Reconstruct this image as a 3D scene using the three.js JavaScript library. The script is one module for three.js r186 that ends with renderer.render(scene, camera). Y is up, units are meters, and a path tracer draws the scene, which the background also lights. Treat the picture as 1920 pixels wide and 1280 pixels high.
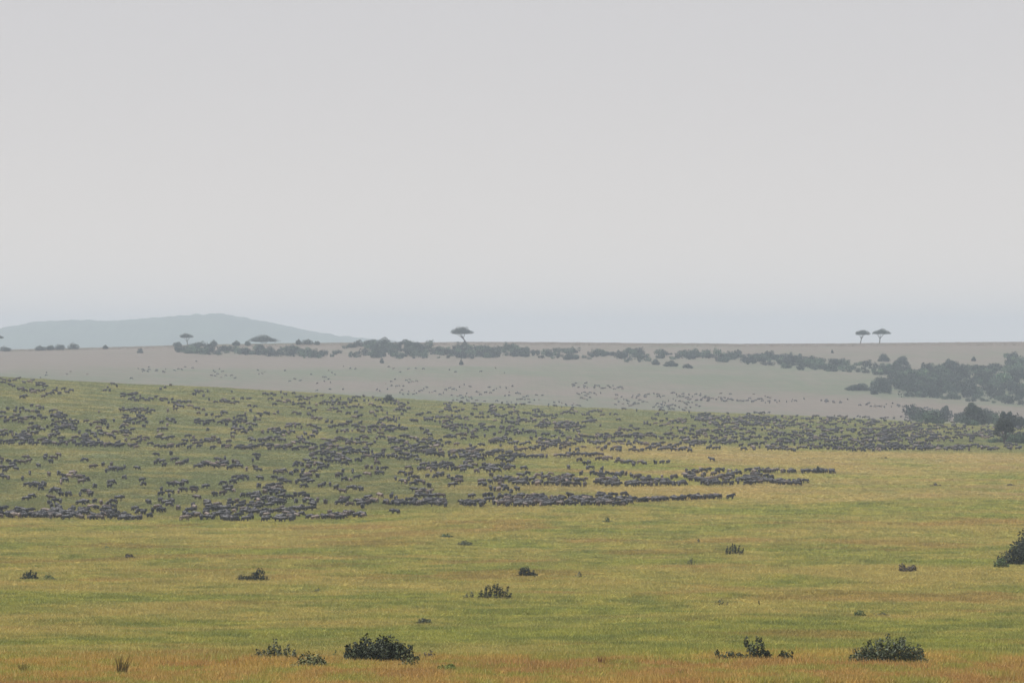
import * as THREE from 'three';
import { mergeGeometries } from 'three/addons/utils/BufferGeometryUtils.js';
import { MarchingCubes } from 'three/addons/objects/MarchingCubes.js';

// ------------------------------------------------------------------ camera, sky, sun, exposure
const F = 8000, EYE = 40, HORIZON = 650;                    // focal length in photo pixels, eye height, eye-level row
const scene = new THREE.Scene();
const camera = new THREE.PerspectiveCamera(2 * Math.atan(640 / F) * 180 / Math.PI, 1024 / 682, 1, 40000);
camera.position.set(0, EYE, 0);
camera.lookAt(0, EYE + 10, -F);

const skyW = 512, skyH = 1024, skyData = new Float32Array(skyW * skyH * 4);
for (let r = 0; r < skyH; r++) {
  const up = Math.max(0, Math.sin(((r + 0.5) / skyH - 0.5) * Math.PI)), low = Math.exp(-up / 0.045);   // pale warm dust low down, a little bluer overhead
  const rgb = [0.6 - 0.04 * up + 0.29 * low, 0.597 - 0.01 * up + 0.22 * low, 0.618 + 0.03 * up + 0.12 * low];
  for (let c = 0; c < skyW; c++) skyData.set([...rgb, 1], (r * skyW + c) * 4);
}
const sky = new THREE.DataTexture(skyData, skyW, skyH, THREE.RGBAFormat, THREE.FloatType);
sky.mapping = THREE.EquirectangularReflectionMapping;
sky.magFilter = THREE.LinearFilter; sky.minFilter = THREE.LinearFilter; sky.needsUpdate = true;
scene.background = sky; scene.environment = sky;

const sun = new THREE.DirectionalLight(new THREE.Color().setRGB(1, 0.965, 0.91), 5.0);
sun.position.set(-850, 1300, -780); sun.target.position.set(0, 0, -900);
sun.castShadow = true; sun.shadow.radius = 8; sun.shadow.mapSize.set(4096, 4096);
Object.assign(sun.shadow.camera, { left: -1500, right: 1500, top: 1500, bottom: -1500, near: 1, far: 5000 });
scene.add(sun, sun.target);

scene.fog = new THREE.FogExp2(new THREE.Color().setRGB(0.81, 0.905, 1.0), 0.000108);

const renderer = new THREE.WebGLRenderer();
renderer.toneMapping = THREE.LinearToneMapping;
renderer.toneMappingExposure = 1.0;
renderer.shadowMap.enabled = true;

// ------------------------------------------------------------------ helpers
function mulberry(a) { return () => { a |= 0; a = a + 0x6D2B79F5 | 0; let t = Math.imul(a ^ a >>> 15, 1 | a); t = t + Math.imul(t ^ t >>> 7, 61 | t) ^ t; return ((t ^ t >>> 14) >>> 0) / 4294967296; }; }
const lerp = (a, b, t) => a + (b - a) * t, clamp = (v, a, b) => Math.min(b, Math.max(a, v));
const smooth = (a, b, v) => { const t = clamp((v - a) / (b - a), 0, 1); return t * t * (3 - 2 * t); };
function hash(i, j) { let h = Math.imul(i, 374761393) + Math.imul(j, 668265263) | 0; h = Math.imul(h ^ h >>> 13, 1274126177); return ((h ^ h >>> 16) >>> 0) / 4294967296; }
function vnoise(x, y) {
  const i = Math.floor(x), j = Math.floor(y), u = x - i, v = y - j, a = u * u * (3 - 2 * u), b = v * v * (3 - 2 * v);
  return lerp(lerp(hash(i, j), hash(i + 1, j), a), lerp(hash(i, j + 1), hash(i + 1, j + 1), a), b);
}
function fbm(x, y, n = 4) { let s = 0, a = 0.5, t = 0; for (let k = 0; k < n; k++) { s += a * vnoise(x, y); t += a; a *= 0.5; x = x * 2.03 + 17.3; y = y * 2.03 + 5.1; } return s / t; }
const taken = new Map();
function numbered(n) { const k = taken.get(n) || 0; taken.set(n, k + 1); return k ? n + '_' + String(k).padStart(3, '0') : n; }
function tag(o, label, category, group, kind) { if (label) o.userData.label = label; if (category) o.userData.category = category; if (group) o.userData.group = group; if (kind) o.userData.kind = kind; return o; }
function put(o, name) { o.name = numbered(name); o.traverse((m) => { if (m.isMesh) { m.castShadow = true; m.receiveShadow = true; } }); scene.add(o); return o; }
function geom(pos, idx, col, normal) {
  const g = new THREE.BufferGeometry();
  g.setAttribute('position', new THREE.Float32BufferAttribute(pos, 3));
  if (col) g.setAttribute('color', new THREE.Float32BufferAttribute(col, 3));
  if (idx) g.setIndex(idx);
  if (normal) g.setAttribute('normal', new THREE.Float32BufferAttribute(normal, 3)); else g.computeVertexNormals();
  return g;
}

// ------------------------------------------------------------------ terrain: heights from a table of ridgelines seen along seven bearings
const DS = [200, 240, 275, 330, 450, 570, 750, 890, 1010, 1190, 1420, 1640, 1860, 2120, 2400, 2800, 3120, 3400, 3800, 4200, 4600];
const NEAR = [1322, 1278, 1243, 1222, 1150, 1088, 1020];
const COLS = [-600, 0, 480, 960, 1440, 1920, 2500];
const ROWS = [
  [...NEAR, 977, 920, 845, 755, 700, 687, 700, 715, 715, 705, 692, 676, 660, 668],
  [...NEAR, 977, 925, 858, 775, 722, 709, 722, 730, 722, 708, 692, 673, 656, 664],
  [...NEAR, 976, 930, 868, 800, 757, 735, 733, 750, 748, 728, 700, 672, 645, 656],
  [...NEAR, 962, 920, 872, 825, 792, 772, 760, 772, 768, 735, 700, 670, 642, 655],
  [...NEAR, 965, 925, 882, 845, 817, 797, 779, 780, 775, 740, 705, 673, 645, 658],
  [...NEAR, 967, 930, 890, 855, 832, 815, 802, 797, 790, 752, 710, 675, 642, 655],
  [...NEAR, 970, 935, 895, 862, 840, 825, 815, 808, 795, 758, 716, 680, 644, 657],
];
const XS = [-400, 0, 100, ...DS, 5500, 8000, 24000];
const HS = ROWS.map((rows) => [46, 38.2, 30.2, ...rows.map((r, i) => EYE - (r - HORIZON) * DS[i] / F), 8, -30, -70]);
const SL = HS.map((h) => {                                   // monotone slopes, so that no false crests arise between the entries
  const n = h.length, d = [], m = new Array(n).fill(0);
  for (let i = 0; i < n - 1; i++) d.push((h[i + 1] - h[i]) / (XS[i + 1] - XS[i]));
  for (let i = 1; i < n - 1; i++) if (d[i - 1] * d[i] > 0) { const a = XS[i] - XS[i - 1], b = XS[i + 1] - XS[i], w1 = 2 * b + a, w2 = b + 2 * a; m[i] = (w1 + w2) / (w1 / d[i - 1] + w2 / d[i]); }
  m[0] = d[0]; m[n - 1] = d[n - 2];
  return m;
});
function along(c, d) {
  let i = 0; while (i < XS.length - 2 && XS[i + 1] < d) i++;
  const w = XS[i + 1] - XS[i], t = clamp((d - XS[i]) / w, 0, 1), t2 = t * t, t3 = t2 * t;
  return (2 * t3 - 3 * t2 + 1) * HS[c][i] + (t3 - 2 * t2 + t) * w * SL[c][i] + (-2 * t3 + 3 * t2) * HS[c][i + 1] + (t3 - t2) * w * SL[c][i + 1];
}
function heightAt(x, d) {
  const u = clamp(960 + F * x / Math.max(d, 200), COLS[0], COLS[6]);
  let c = 0; while (c < COLS.length - 2 && COLS[c + 1] < u) c++;
  const t = (u - COLS[c]) / (COLS[c + 1] - COLS[c]), p1 = along(c, d), p2 = along(c + 1, d);
  const p0 = c ? along(c - 1, d) : p1, p3 = c < COLS.length - 2 ? along(c + 2, d) : p2;
  const h = p1 + 0.5 * t * (p2 - p0 + t * (2 * p0 - 5 * p1 + 4 * p2 - p3 + t * (3 * (p1 - p2) + p3 - p0)));
  return h + (fbm(x / 45, d / 45, 3) - 0.5) * 0.9 * smooth(150, 400, d) + (fbm(x / 7 + 50, d / 12, 2) - 0.5) * 0.35;
}
const rowOf = (x, y, d) => HORIZON + F * (EYE - y) / d, xOf = (u, d) => (u - 960) * d / F;
function spot(u, row, from = 205, to = 4600) {               // where the sight line through a photo point first meets the ground
  let last = from;
  for (let d = from; d < to; d += d * 0.006) {
    if (rowOf(0, heightAt(xOf(u, d), d), d) <= row) {
      let a = last, b = d;
      for (let k = 0; k < 12; k++) { const m = (a + b) / 2; if (rowOf(0, heightAt(xOf(u, m), m), m) <= row) b = m; else a = m; }
      const x = xOf(u, b); return { x, d: b, y: heightAt(x, b), s: F / b };
    }
    last = d;
  }
  return null;
}

// colour of the sward: green, straw and rust patches with grain of their own, by place in the world
const GREEN = [0.215, 0.235, 0.05], LIME = [0.295, 0.295, 0.055], STRAW = [0.4, 0.32, 0.1], TAN = [0.37, 0.26, 0.135], RUST = [0.34, 0.185, 0.062], SHORT = [0.145, 0.163, 0.058], PALE = [0.205, 0.158, 0.13];
const mix3 = (a, b, t) => [lerp(a[0], b[0], t), lerp(a[1], b[1], t), lerp(a[2], b[2], t)];
function sward(x, d) {
  const big = fbm(x / 48 + 3, d / 60 + 9, 4), mid = fbm(x / 13 + 31, d / 17 + 2, 4), fine = fbm(x / 3 + 7, d / 4 + 70, 3);
  const rustN = fbm(x / 24 + 80, d / 26 + 41, 4), u = 960 + F * x / Math.max(d, 200), dj = d + (mid - 0.5) * 90;
  let c = mix3(GREEN, LIME, smooth(0.3, 0.7, fine));
  c = mix3(c, STRAW, 0.85 * smooth(0.36, 0.64, 0.45 * big + 0.37 * mid + 0.18 * fine));
  c = mix3(c, RUST, 0.4 * smooth(0.6, 0.76, rustN));
  const front = 1 - smooth(262, 292, d + (fine - 0.5) * 26 + (mid - 0.5) * 22);                // the dry rise in front
  if (front > 0) c = mix3(c, mix3(mix3([0.46, 0.31, 0.08], RUST, 0.85 * smooth(0.35, 0.68, 0.5 * mid + 0.5 * fine)), LIME, 0.8 * smooth(0.46, 0.66, fbm(x / 2.2 + 60, d / 4 + 20, 3))), 0.9 * front);
  const plain = smooth(930, 1010, dj) * smooth(700, 1500, u + (big - 0.5) * 900) * (1 - smooth(1400, 1540, dj));
  c = mix3(c, mix3(TAN, STRAW, mid), 0.7 * plain * smooth(0.3, 0.6, big * 0.6 + rustN * 0.4));
  const herd = smooth(880, 960, dj) * (1 - smooth(650, 1300, u)) + smooth(1400, 1520, dj);
  c = mix3(c, mix3(SHORT, STRAW, 0.38 * smooth(0.44, 0.7, mid)), clamp(0.9 * herd, 0, 0.9) * (1 - smooth(2300, 2550, d)));
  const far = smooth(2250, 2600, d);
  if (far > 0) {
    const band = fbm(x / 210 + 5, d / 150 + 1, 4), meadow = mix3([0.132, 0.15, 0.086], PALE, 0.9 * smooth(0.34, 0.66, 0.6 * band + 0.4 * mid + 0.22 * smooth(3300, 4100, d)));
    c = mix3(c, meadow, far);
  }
  const g = 0.86 + 0.28 * fine;
  return [c[0] * g, c[1] * g, c[2] * g];
}

// fine earth and stubble grain laid over the ground in metres
function grainTexture(seed, n = 512) {
  const data = new Uint8Array(n * n * 4), r = mulberry(seed), cell = (x, y, k) => hash(((x % k) + k) % k + seed * 13, ((y % k) + k) % k + seed * 7);
  const tile = (x, y, k) => { x *= k / n; y *= k / n; const i = Math.floor(x), j = Math.floor(y), a = x - i, b = y - j; return lerp(lerp(cell(i, j, k), cell(i + 1, j, k), a), lerp(cell(i, j + 1, k), cell(i + 1, j + 1, k), a), b); };
  for (let y = 0; y < n; y++) for (let x = 0; x < n; x++) {
    const v = 0.34 * tile(x, y, 16) + 0.3 * tile(x, y, 64) + 0.2 * tile(x, y, 256) + 0.16 * r(), i = (y * n + x) * 4, t = (0.68 + 0.32 * v) * 255;
    data[i] = t; data[i + 1] = t; data[i + 2] = t * 0.97; data[i + 3] = 255;
  }
  const tx = new THREE.DataTexture(data, n, n); tx.colorSpace = THREE.SRGBColorSpace; tx.wrapS = tx.wrapT = THREE.RepeatWrapping;
  tx.magFilter = THREE.LinearFilter; tx.minFilter = THREE.LinearMipmapLinearFilter; tx.generateMipmaps = true; tx.needsUpdate = true;
  return tx;
}
{
  const ds = []; for (let d = -380; d < 150; d += 26) ds.push(d);
  for (let d = 152; d < 5000; d *= 1.0058) ds.push(d);
  for (let d = 5000; d < 16800; d *= 1.035) ds.push(d);
  const NC = 280, pos = [], col = [], uv = [], idx = [];
  ds.forEach((d, r) => {
    for (let c = 0; c <= NC; c++) {
      const t = c / NC * 2 - 1, x = Math.sign(t) * (0.5 * Math.abs(t) + 0.5 * Math.abs(t) ** 2.2) * (90 + Math.max(d, 0) * 0.3);
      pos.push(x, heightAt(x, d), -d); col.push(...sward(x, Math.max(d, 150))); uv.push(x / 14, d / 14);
      if (r && c) { const a = (r - 1) * (NC + 1) + c - 1, b = a + 1, e = r * (NC + 1) + c - 1, f = e + 1; idx.push(a, b, e, b, f, e); }
    }
  });
  const g = geom(pos, idx, col); g.setAttribute('uv', new THREE.Float32BufferAttribute(uv, 2));
  const tx = grainTexture(5);
  const ground = new THREE.Mesh(g, new THREE.MeshStandardMaterial({ vertexColors: true, map: tx, bumpMap: tx, bumpScale: 0.12, roughness: 1 }));
  put(tag(ground, null, null, null, 'structure'), 'grassland_ground');
}

// the wooded hill far behind the ridge
{
  const top = [[-900, 668], [-300, 655], [-160, 640], [-60, 626], [0, 619], [35, 610], [75, 603], [140, 601], [200, 602], [260, 598], [330, 593], [372, 589], [440, 591], [470, 598], [520, 607], [565, 618], [610, 626], [660, 632], [720, 638], [790, 646], [900, 656], [1300, 668]];
  const D0 = 14500, line = (u) => { let i = 0; while (i < top.length - 2 && top[i + 1][0] < u) i++; const t = clamp((u - top[i][0]) / (top[i + 1][0] - top[i][0]), 0, 1); return lerp(top[i][1], top[i + 1][1], t); };
  const NU = 520, NV = 26, pos = [], col = [], idx = [];
  for (let v = 0; v <= NV; v++) for (let k = 0; k <= NU; k++) {
    const u = lerp(-900, 1300, k / NU), q = v / NV * 2 - 1, d = D0 + q * 1500, x = xOf(u, D0);
    let crest = 0; for (let j = -2; j <= 2; j++) crest += line(u + j * 9) / 5;
    const h = EYE - (crest - HORIZON) * D0 / F + 70, prof = Math.cos(q * Math.PI / 2) ** 0.8;
    const trees = (fbm(x / 34, d / 60, 3) - 0.5) * 14 + (vnoise(x / 15, d / 30) - 0.5) * 7;
    pos.push(x, -70 + h * prof + trees * prof, -d); const g = 0.8 + 0.5 * vnoise(x / 60, d / 80); col.push(0.05 * g, 0.075 * g, 0.03 * g);
    if (v && k) { const a = (v - 1) * (NU + 1) + k - 1, b = a + 1, e = v * (NU + 1) + k - 1; idx.push(a, b, e, b, e + 1, e); }
  }
  put(tag(new THREE.Mesh(geom(pos, idx, col), new THREE.MeshStandardMaterial({ vertexColors: true, roughness: 1 })), null, null, null, 'structure'), 'distant_hill');
}

// ------------------------------------------------------------------ plants
const Y = new THREE.Vector3(0, 1, 0), V = (x, y, z) => new THREE.Vector3(x, y, z);
function limbGeometry(points, r0, r1, sides = 6, seg = 8) {   // a tapered limb through the points
  const curve = new THREE.CatmullRomCurve3(points.map((p) => V(...p))), g = new THREE.TubeGeometry(curve, seg, 1, sides, false), p = g.attributes.position;
  for (let i = 0; i <= seg; i++) { const c = curve.getPointAt(i / seg), r = lerp(r0, r1, i / seg); for (let j = 0; j <= sides; j++) { const k = i * (sides + 1) + j; p.setXYZ(k, c.x + (p.getX(k) - c.x) * r, c.y + (p.getY(k) - c.y) * r, c.z + (p.getZ(k) - c.z) * r); } }
  g.computeVertexNormals(); g.deleteAttribute('uv');
  return g;
}
// leaves spread through lobes [cx, cy, cz, rx, ry, rz]; more towards the outside, tilted every way
function leafGeometry(rng, lobes, count, size, opt = {}) {
  const pos = [], col = [], vol = lobes.map((l) => (l[3] * l[4] * l[5]) ** (2 / 3)), sum = vol.reduce((a, b) => a + b, 0);
  const a = V(), b = V(), n = V(), tilt = opt.flat ?? 0;
  lobes.forEach((l, li) => {
    const m = Math.round(count * vol[li] / sum);
    for (let k = 0; k < m; k++) {
      n.set(rng() * 2 - 1, rng() * 2 - 1, rng() * 2 - 1); if (n.lengthSq() > 1 || n.lengthSq() < 0.01) { k--; continue; } n.normalize();
      const rag = 0.78 + 0.44 * vnoise(n.x * 2.6 + li * 5 + 20, n.y * 2.6 + n.z * 2.1 + 9), rad = (0.45 + 0.55 * Math.sqrt(rng())) * rag;
      const cx = l[0] + n.x * l[3] * rad, cy = Math.max(l[1] + n.y * l[4] * rad, (opt.floor ?? 0.02) + rng() * 0.1 * l[4]), cz = l[2] + n.z * l[5] * rad;
      const s = size * (0.6 + 0.8 * rng());
      b.set(n.x + (rng() - 0.5) * 1.6, n.y + (rng() - 0.5) * 1.6 + tilt, n.z + (rng() - 0.5) * 1.6).normalize();
      a.set(rng() - 0.5, rng() - 0.5, rng() - 0.5).cross(b).normalize(); const e = b.clone().cross(a), w = s * (opt.slim ?? 0.55), bend = s * 0.16;
      const P = [[-s, 0, 0], [0, -w, bend], [s, 0, 0], [0, w, bend]].map(([p, q, z]) => [cx + a.x * p + e.x * q + b.x * z, cy + a.y * p + e.y * q + b.y * z, cz + a.z * p + e.z * q + b.z * z]);
      const t = 0.55 + 0.95 * rng() ** 1.4, y = rng() < 0.25 ? 1 : 0, c = [t * (1 + 0.35 * y), t * (1 + 0.16 * y), t * (1 - 0.1 * y)];
      for (const i of [0, 1, 2, 0, 2, 3]) { pos.push(...P[i]); col.push(...c); }
    }
  });
  return geom(pos, null, col);
}
const leafMats = new Map();
function leafMat(r, g, b, rough = 0.62) {
  const k = [r, g, b, rough].join();
  if (!leafMats.has(k)) leafMats.set(k, new THREE.MeshStandardMaterial({ color: new THREE.Color().setRGB(r, g, b), vertexColors: true, roughness: rough, side: THREE.DoubleSide }));
  return leafMats.get(k);
}
const bark = new THREE.MeshStandardMaterial({ color: new THREE.Color().setRGB(0.085, 0.068, 0.055), roughness: 0.95 });
const twig = new THREE.MeshStandardMaterial({ color: new THREE.Color().setRGB(0.10, 0.075, 0.05), roughness: 0.95 });
const TINT = { dark: [0.028, 0.04, 0.012, 0.75], silver: [0.055, 0.073, 0.03, 0.5], olive: [0.085, 0.095, 0.024], grey: [0.07, 0.085, 0.04], bright: [0.125, 0.17, 0.018], brown: [0.055, 0.043, 0.03], green: [0.055, 0.095, 0.022], deep: [0.02, 0.028, 0.014, 0.9], haze: [0.027, 0.043, 0.027, 0.95] };
let plantSeed = 100;
// a shrub standing at a photo point: width and height in photo pixels give its size in metres at its distance
function shrub(name, u, row, wpx, hpx, tint, label, o = {}) {
  const p = spot(u, row); if (!p) { console.log('no ground for', label); return null; }
  const rng = mulberry(plantSeed++), w = wpx / p.s, h = hpx / p.s + (o.sunk ?? 0.26), g = new THREE.Group(), t = TINT[tint];
  const lobes = [], n = o.lobes ?? 7;
  for (let k = 0; k < n; k++) {
    const q = n === 1 ? 0 : k / (n - 1) * 2 - 1, hh = (o.crest ? o.crest(q) : 1 - 0.55 * q * q) * (0.72 + 0.44 * rng());
    const r = w * (o.spread ?? 0.2) * (0.8 + 0.4 * rng());
    lobes.push([q * (w / 2 - r * 0.8), h * hh * 0.52, (rng() - 0.5) * w * 0.5, r, h * hh * 0.5, r * 1.1]);
  }
  if (o.sprays) for (let k = 0; k < o.sprays; k++) {           // upright or slanting shoots that break the outline
    const q = (k + 0.2 + 0.6 * rng()) / o.sprays * 2 - 1, lean = (o.lean ?? 0) + (rng() - 0.5) * 0.9, hh = h * (o.crest ? o.crest(q) : 1 - 0.4 * q * q) * (0.66 + 0.36 * rng());
    for (let j = 0; j < 4; j++) lobes.push([q * w / 2 + lean * hh * (j / 4) * 0.5, hh * (0.35 + 0.2 * j), (rng() - 0.5) * w * 0.3, w * 0.045 * (1.5 - j * 0.2), hh * 0.14, w * 0.06]);
  }
  const leafSize = o.leaf ?? clamp(h * 0.055, 0.06, 0.3), count = o.count ?? clamp(Math.round(w * h / (leafSize * leafSize) * 1.6), 160, 5200);
  const fol = new THREE.Mesh(leafGeometry(rng, lobes, count * (o.dense ?? 1), leafSize, { slim: o.slim }), leafMat(...t)); fol.name = 'foliage'; g.add(fol);
  const stems = []; for (let k = 0; k < (o.stems ?? (n > 2 ? 7 : 1)); k++) { const l = lobes[Math.floor(rng() * lobes.length)]; stems.push(limbGeometry([[l[0] * 0.25, -0.1, l[2] * 0.25], [l[0] * 0.6, l[1] * 0.5, l[2] * 0.6], [l[0], l[1] + l[4] * 0.7, l[2]]], clamp(h * 0.028, 0.015, 0.09), 0.008, 4, 4)); }
  const st = new THREE.Mesh(mergeGeometries(stems), twig); st.name = 'stems'; g.add(st);
  g.position.set(p.x, p.y - 0.06, -p.d);
  return put(tag(g, label, o.category ?? 'bush', o.group), name);
}

// ---- shrubs of the foreground, as they stand in the photograph (u, base row, width, height)
const dome = (q) => 0.92 - 0.56 * Math.abs(q) ** 3;
shrub('leafy_bush', 712, 1251, 146, 58, 'dark', 'large dense dark green bush in dry grass beside the bright green herb', { lobes: 17, crest: dome, spread: 0.105, sprays: 12, leaf: 0.105, count: 6500, stems: 16, sunk: 0.1 });
shrub('leafy_bush', 1668, 1256, 150, 62, 'silver', 'broad bush of glinting silvery leaves, rightmost in the dry front grass', { lobes: 16, crest: dome, spread: 0.105, sprays: 16, leaf: 0.095, count: 5000, slim: 0.42, stems: 16 });
shrub('ragged_bush', 1420, 1252, 138, 52, 'dark', 'ragged open bush with slanting spiky shoots in the dry front grass', { lobes: 3, spread: 0.08, crest: (q) => 0.55 + 0.45 * Math.exp(-((q - 0.15) ** 2) * 14), sprays: 14, lean: -0.8, leaf: 0.09, count: 2100, stems: 16 });
shrub('thin_bush', 514, 1250, 86, 40, 'grey', 'thin see-through grey green bush beside the low olive bush', { lobes: 3, sprays: 13, spread: 0.09, leaf: 0.075, count: 1500, stems: 16 });
shrub('low_bush', 582, 1264, 78, 32, 'olive', 'low olive brown bush between the thin grey bush and large dark bush', { lobes: 7, sprays: 6, leaf: 0.085, count: 2400 });
shrub('sapling', 626, 1245, 14, 20, 'green', 'slim sapling at the left foot of the large dark bush', { lobes: 2, sprays: 3, leaf: 0.07, count: 170, category: 'sapling' });
shrub('leafy_sprig', 766, 1266, 40, 38, 'olive', 'yellowish leafy sprig growing before the large dark bush', { lobes: 4, sprays: 5, leaf: 0.08, count: 420, category: 'plant' });
shrub('low_bush', 806, 1246, 40, 22, 'brown', 'straggling brownish shoots trailing from the right of large dark bush', { lobes: 5, sprays: 5, leaf: 0.075, count: 420 });
shrub('bright_herb', 842, 1271, 58, 20, 'bright', 'bright lime green low herb in the rusty front grass', { lobes: 6, leaf: 0.06, count: 3000, category: 'plant' });
shrub('bright_herb', 875, 1274, 16, 20, 'bright', 'small bright green herb right beside the wider lime green one', { lobes: 2, leaf: 0.075, count: 500, category: 'plant' });
shrub('dark_thicket_tree', 1932, 1062, 128, 66, 'deep', 'tall dark evergreen thicket cut by the right edge of the photo', { lobes: 12, spread: 0.19, crest: (q) => 0.35 + 0.65 * smooth(-1, -0.1, q), leaf: 0.2, count: 5200, stems: 12 });
shrub('green_bush', 1880, 1066, 30, 20, 'green', 'small green bush at the left foot of the tall dark thicket', { lobes: 4, leaf: 0.14, count: 500 });
shrub('leafy_bush', 474, 1092, 58, 20, 'deep', 'dark bush with one upright tip standing alone on the green plain', { lobes: 6, crest: (q) => 0.65 + 0.75 * Math.exp(-((q - 0.5) ** 2) * 22), sprays: 2, leaf: 0.12, count: 1500 });
shrub('leafy_bush', 55, 1090, 34, 18, 'deep', 'dark green bush by the left edge beside a paler low plant', { lobes: 4, sprays: 3, leaf: 0.12, count: 800 });
shrub('low_plant', 92, 1092, 34, 13, 'green', 'low mid green plant right beside the dark bush at left edge', { lobes: 5, leaf: 0.1, count: 500, category: 'plant' });
shrub('dry_bush', 242, 1050, 25, 13, 'brown', 'small purplish brown dry bush below the left part of the herd', { lobes: 4, leaf: 0.12, count: 700 });
shrub('straggly_bush', 928, 1128, 60, 32, 'deep', 'straggly open dark bush with several upright stems on the green plain', { lobes: 5, spread: 0.09, sprays: 7, leaf: 0.11, count: 1000, stems: 12 });
shrub('thin_bush', 880, 1128, 34, 16, 'grey', 'thin low shoots just left of the straggly upright bush', { lobes: 4, sprays: 4, spread: 0.1, leaf: 0.09, count: 300 });
shrub('leafy_bush', 987, 1085, 42, 19, 'deep', 'compact dark bush left of two low green plants, mid plain', { lobes: 5, sprays: 3, leaf: 0.12, count: 1100 });
shrub('low_plant', 1087, 1088, 24, 11, 'grey', 'small grey green plant right of the compact dark bush', { lobes: 3, sprays: 2, leaf: 0.1, count: 300, category: 'plant' });
shrub('low_mound_bush', 792, 1178, 46, 15, 'grey', 'low rounded grey green mound bush above the large dark bush', { lobes: 7, crest: dome, leaf: 0.1, count: 1200 });
shrub('low_mound_bush', 838, 1011, 34, 11, 'green', 'flat dark green bush, upper of two below the herd centre', { lobes: 6, crest: dome, leaf: 0.13, count: 700 });
shrub('low_mound_bush', 874, 1025, 36, 12, 'grey', 'flat dull green bush, lower of two below the herd centre', { lobes: 6, crest: dome, leaf: 0.13, count: 650 });
shrub('upright_bush', 1377, 1043, 32, 23, 'deep', 'upright bush with forked dark stems standing alone on right plain', { lobes: 3, spread: 0.14, sprays: 6, leaf: 0.12, count: 650, stems: 10 });
shrub('thin_bush', 1296, 1062, 18, 15, 'grey', 'tiny sparse forked shrub left of the upright forked bush', { lobes: 1, spread: 0.14, sprays: 4, leaf: 0.09, count: 160 });
shrub('dry_bush', 1380, 1067, 14, 9, 'grey', 'little dull plant just below the upright forked bush', { lobes: 2, leaf: 0.1, count: 160 });
shrub('twin_bush', 1703, 1074, 33, 15, 'brown', 'two humped dark brown bush on the right plain', { lobes: 4, crest: (q) => 0.55 + 0.5 * Math.abs(q), leaf: 0.12, count: 650 });
shrub('low_plant', 1612, 1161, 28, 15, 'green', 'dark green clump above the silvery front bush', { lobes: 4, sprays: 4, leaf: 0.09, count: 520, category: 'plant' });
shrub('low_plant', 1656, 1161, 36, 11, 'grey', 'paler low clump right of the dark green one', { lobes: 5, sprays: 3, leaf: 0.09, count: 420, category: 'plant' });
shrub('low_mound_bush', 1139, 981, 20, 10, 'green', 'small dark mound of leaves just below the second herd line', { lobes: 3, leaf: 0.16, count: 260 });
shrub('dry_bush', 1755, 913, 20, 9, 'brown', 'dark low bush on the tan right plain', { lobes: 3, leaf: 0.18, count: 260 });
shrub('dry_bush', 1894, 912, 22, 6, 'brown', 'flat dark brown bush near the right edge of tan plain', { lobes: 4, leaf: 0.18, count: 200 });
shrub('dry_bush', 1658, 860, 10, 5, 'deep', 'tiny dark bush just below the dense right herd', { lobes: 2, leaf: 0.2, count: 160 });
shrub('column_bush', 1534, 889, 6, 14, 'deep', 'narrow upright dark bush at the tip of a wildebeest string', { lobes: 1, spread: 0.45, sprays: 2, leaf: 0.16, count: 260 });
shrub('low_plant', 1310, 1019, 18, 6, 'grey', 'faint low plant above the tiny sparse forked shrub', { lobes: 3, leaf: 0.12, count: 160, category: 'plant' });
shrub('low_plant', 1163, 1217, 22, 10, 'grey', 'small grey green plant in lush grass, lower centre', { lobes: 3, leaf: 0.08, count: 260, category: 'plant' });
shrub('low_plant', 908, 1222, 26, 8, 'green', 'low dark leafed plant above the lime green herb', { lobes: 3, leaf: 0.08, count: 300, category: 'plant' });
shrub('low_plant', 596, 1114, 34, 8, 'grey', 'faint flat grey plant right of the bush with one tip', { lobes: 5, leaf: 0.1, count: 260, category: 'plant' });
shrub('thin_bush', 1352, 1140, 30, 14, 'grey', 'wispy grey green clump on lower right plain', { lobes: 3, sprays: 3, leaf: 0.09, count: 200 });
shrub('thin_bush', 1424, 1141, 14, 12, 'deep', 'tiny dark plant right of the wispy grey green clump', { lobes: 2, sprays: 1, leaf: 0.09, count: 160 });
shrub('low_plant', 334, 1016, 16, 5, 'brown', 'tiny brown plant below the front herd line', { lobes: 2, leaf: 0.13, count: 160, category: 'plant' });
shrub('low_plant', 200, 1031, 20, 5, 'green', 'tiny green plant left above the purplish brown bush', { lobes: 3, leaf: 0.12, count: 160, category: 'plant' });
shrub('thin_bush', 1528, 1049, 10, 6, 'grey', 'tiny dull plant on green plain right of upright forked bush', { lobes: 2, leaf: 0.12, count: 160 });
shrub('low_plant', 960, 1124, 10, 9, 'grey', 'little tuft at the right foot of the straggly upright bush', { lobes: 2, leaf: 0.1, count: 160, category: 'plant' });
shrub('cone_bush', 729, 753, 20, 20, 'deep', 'dark cone shaped bush on the crest behind the herd', { lobes: 4, spread: 0.24, crest: (q) => 1 - 0.5 * Math.abs(q), leaf: 0.24, count: 1100 });

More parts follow.
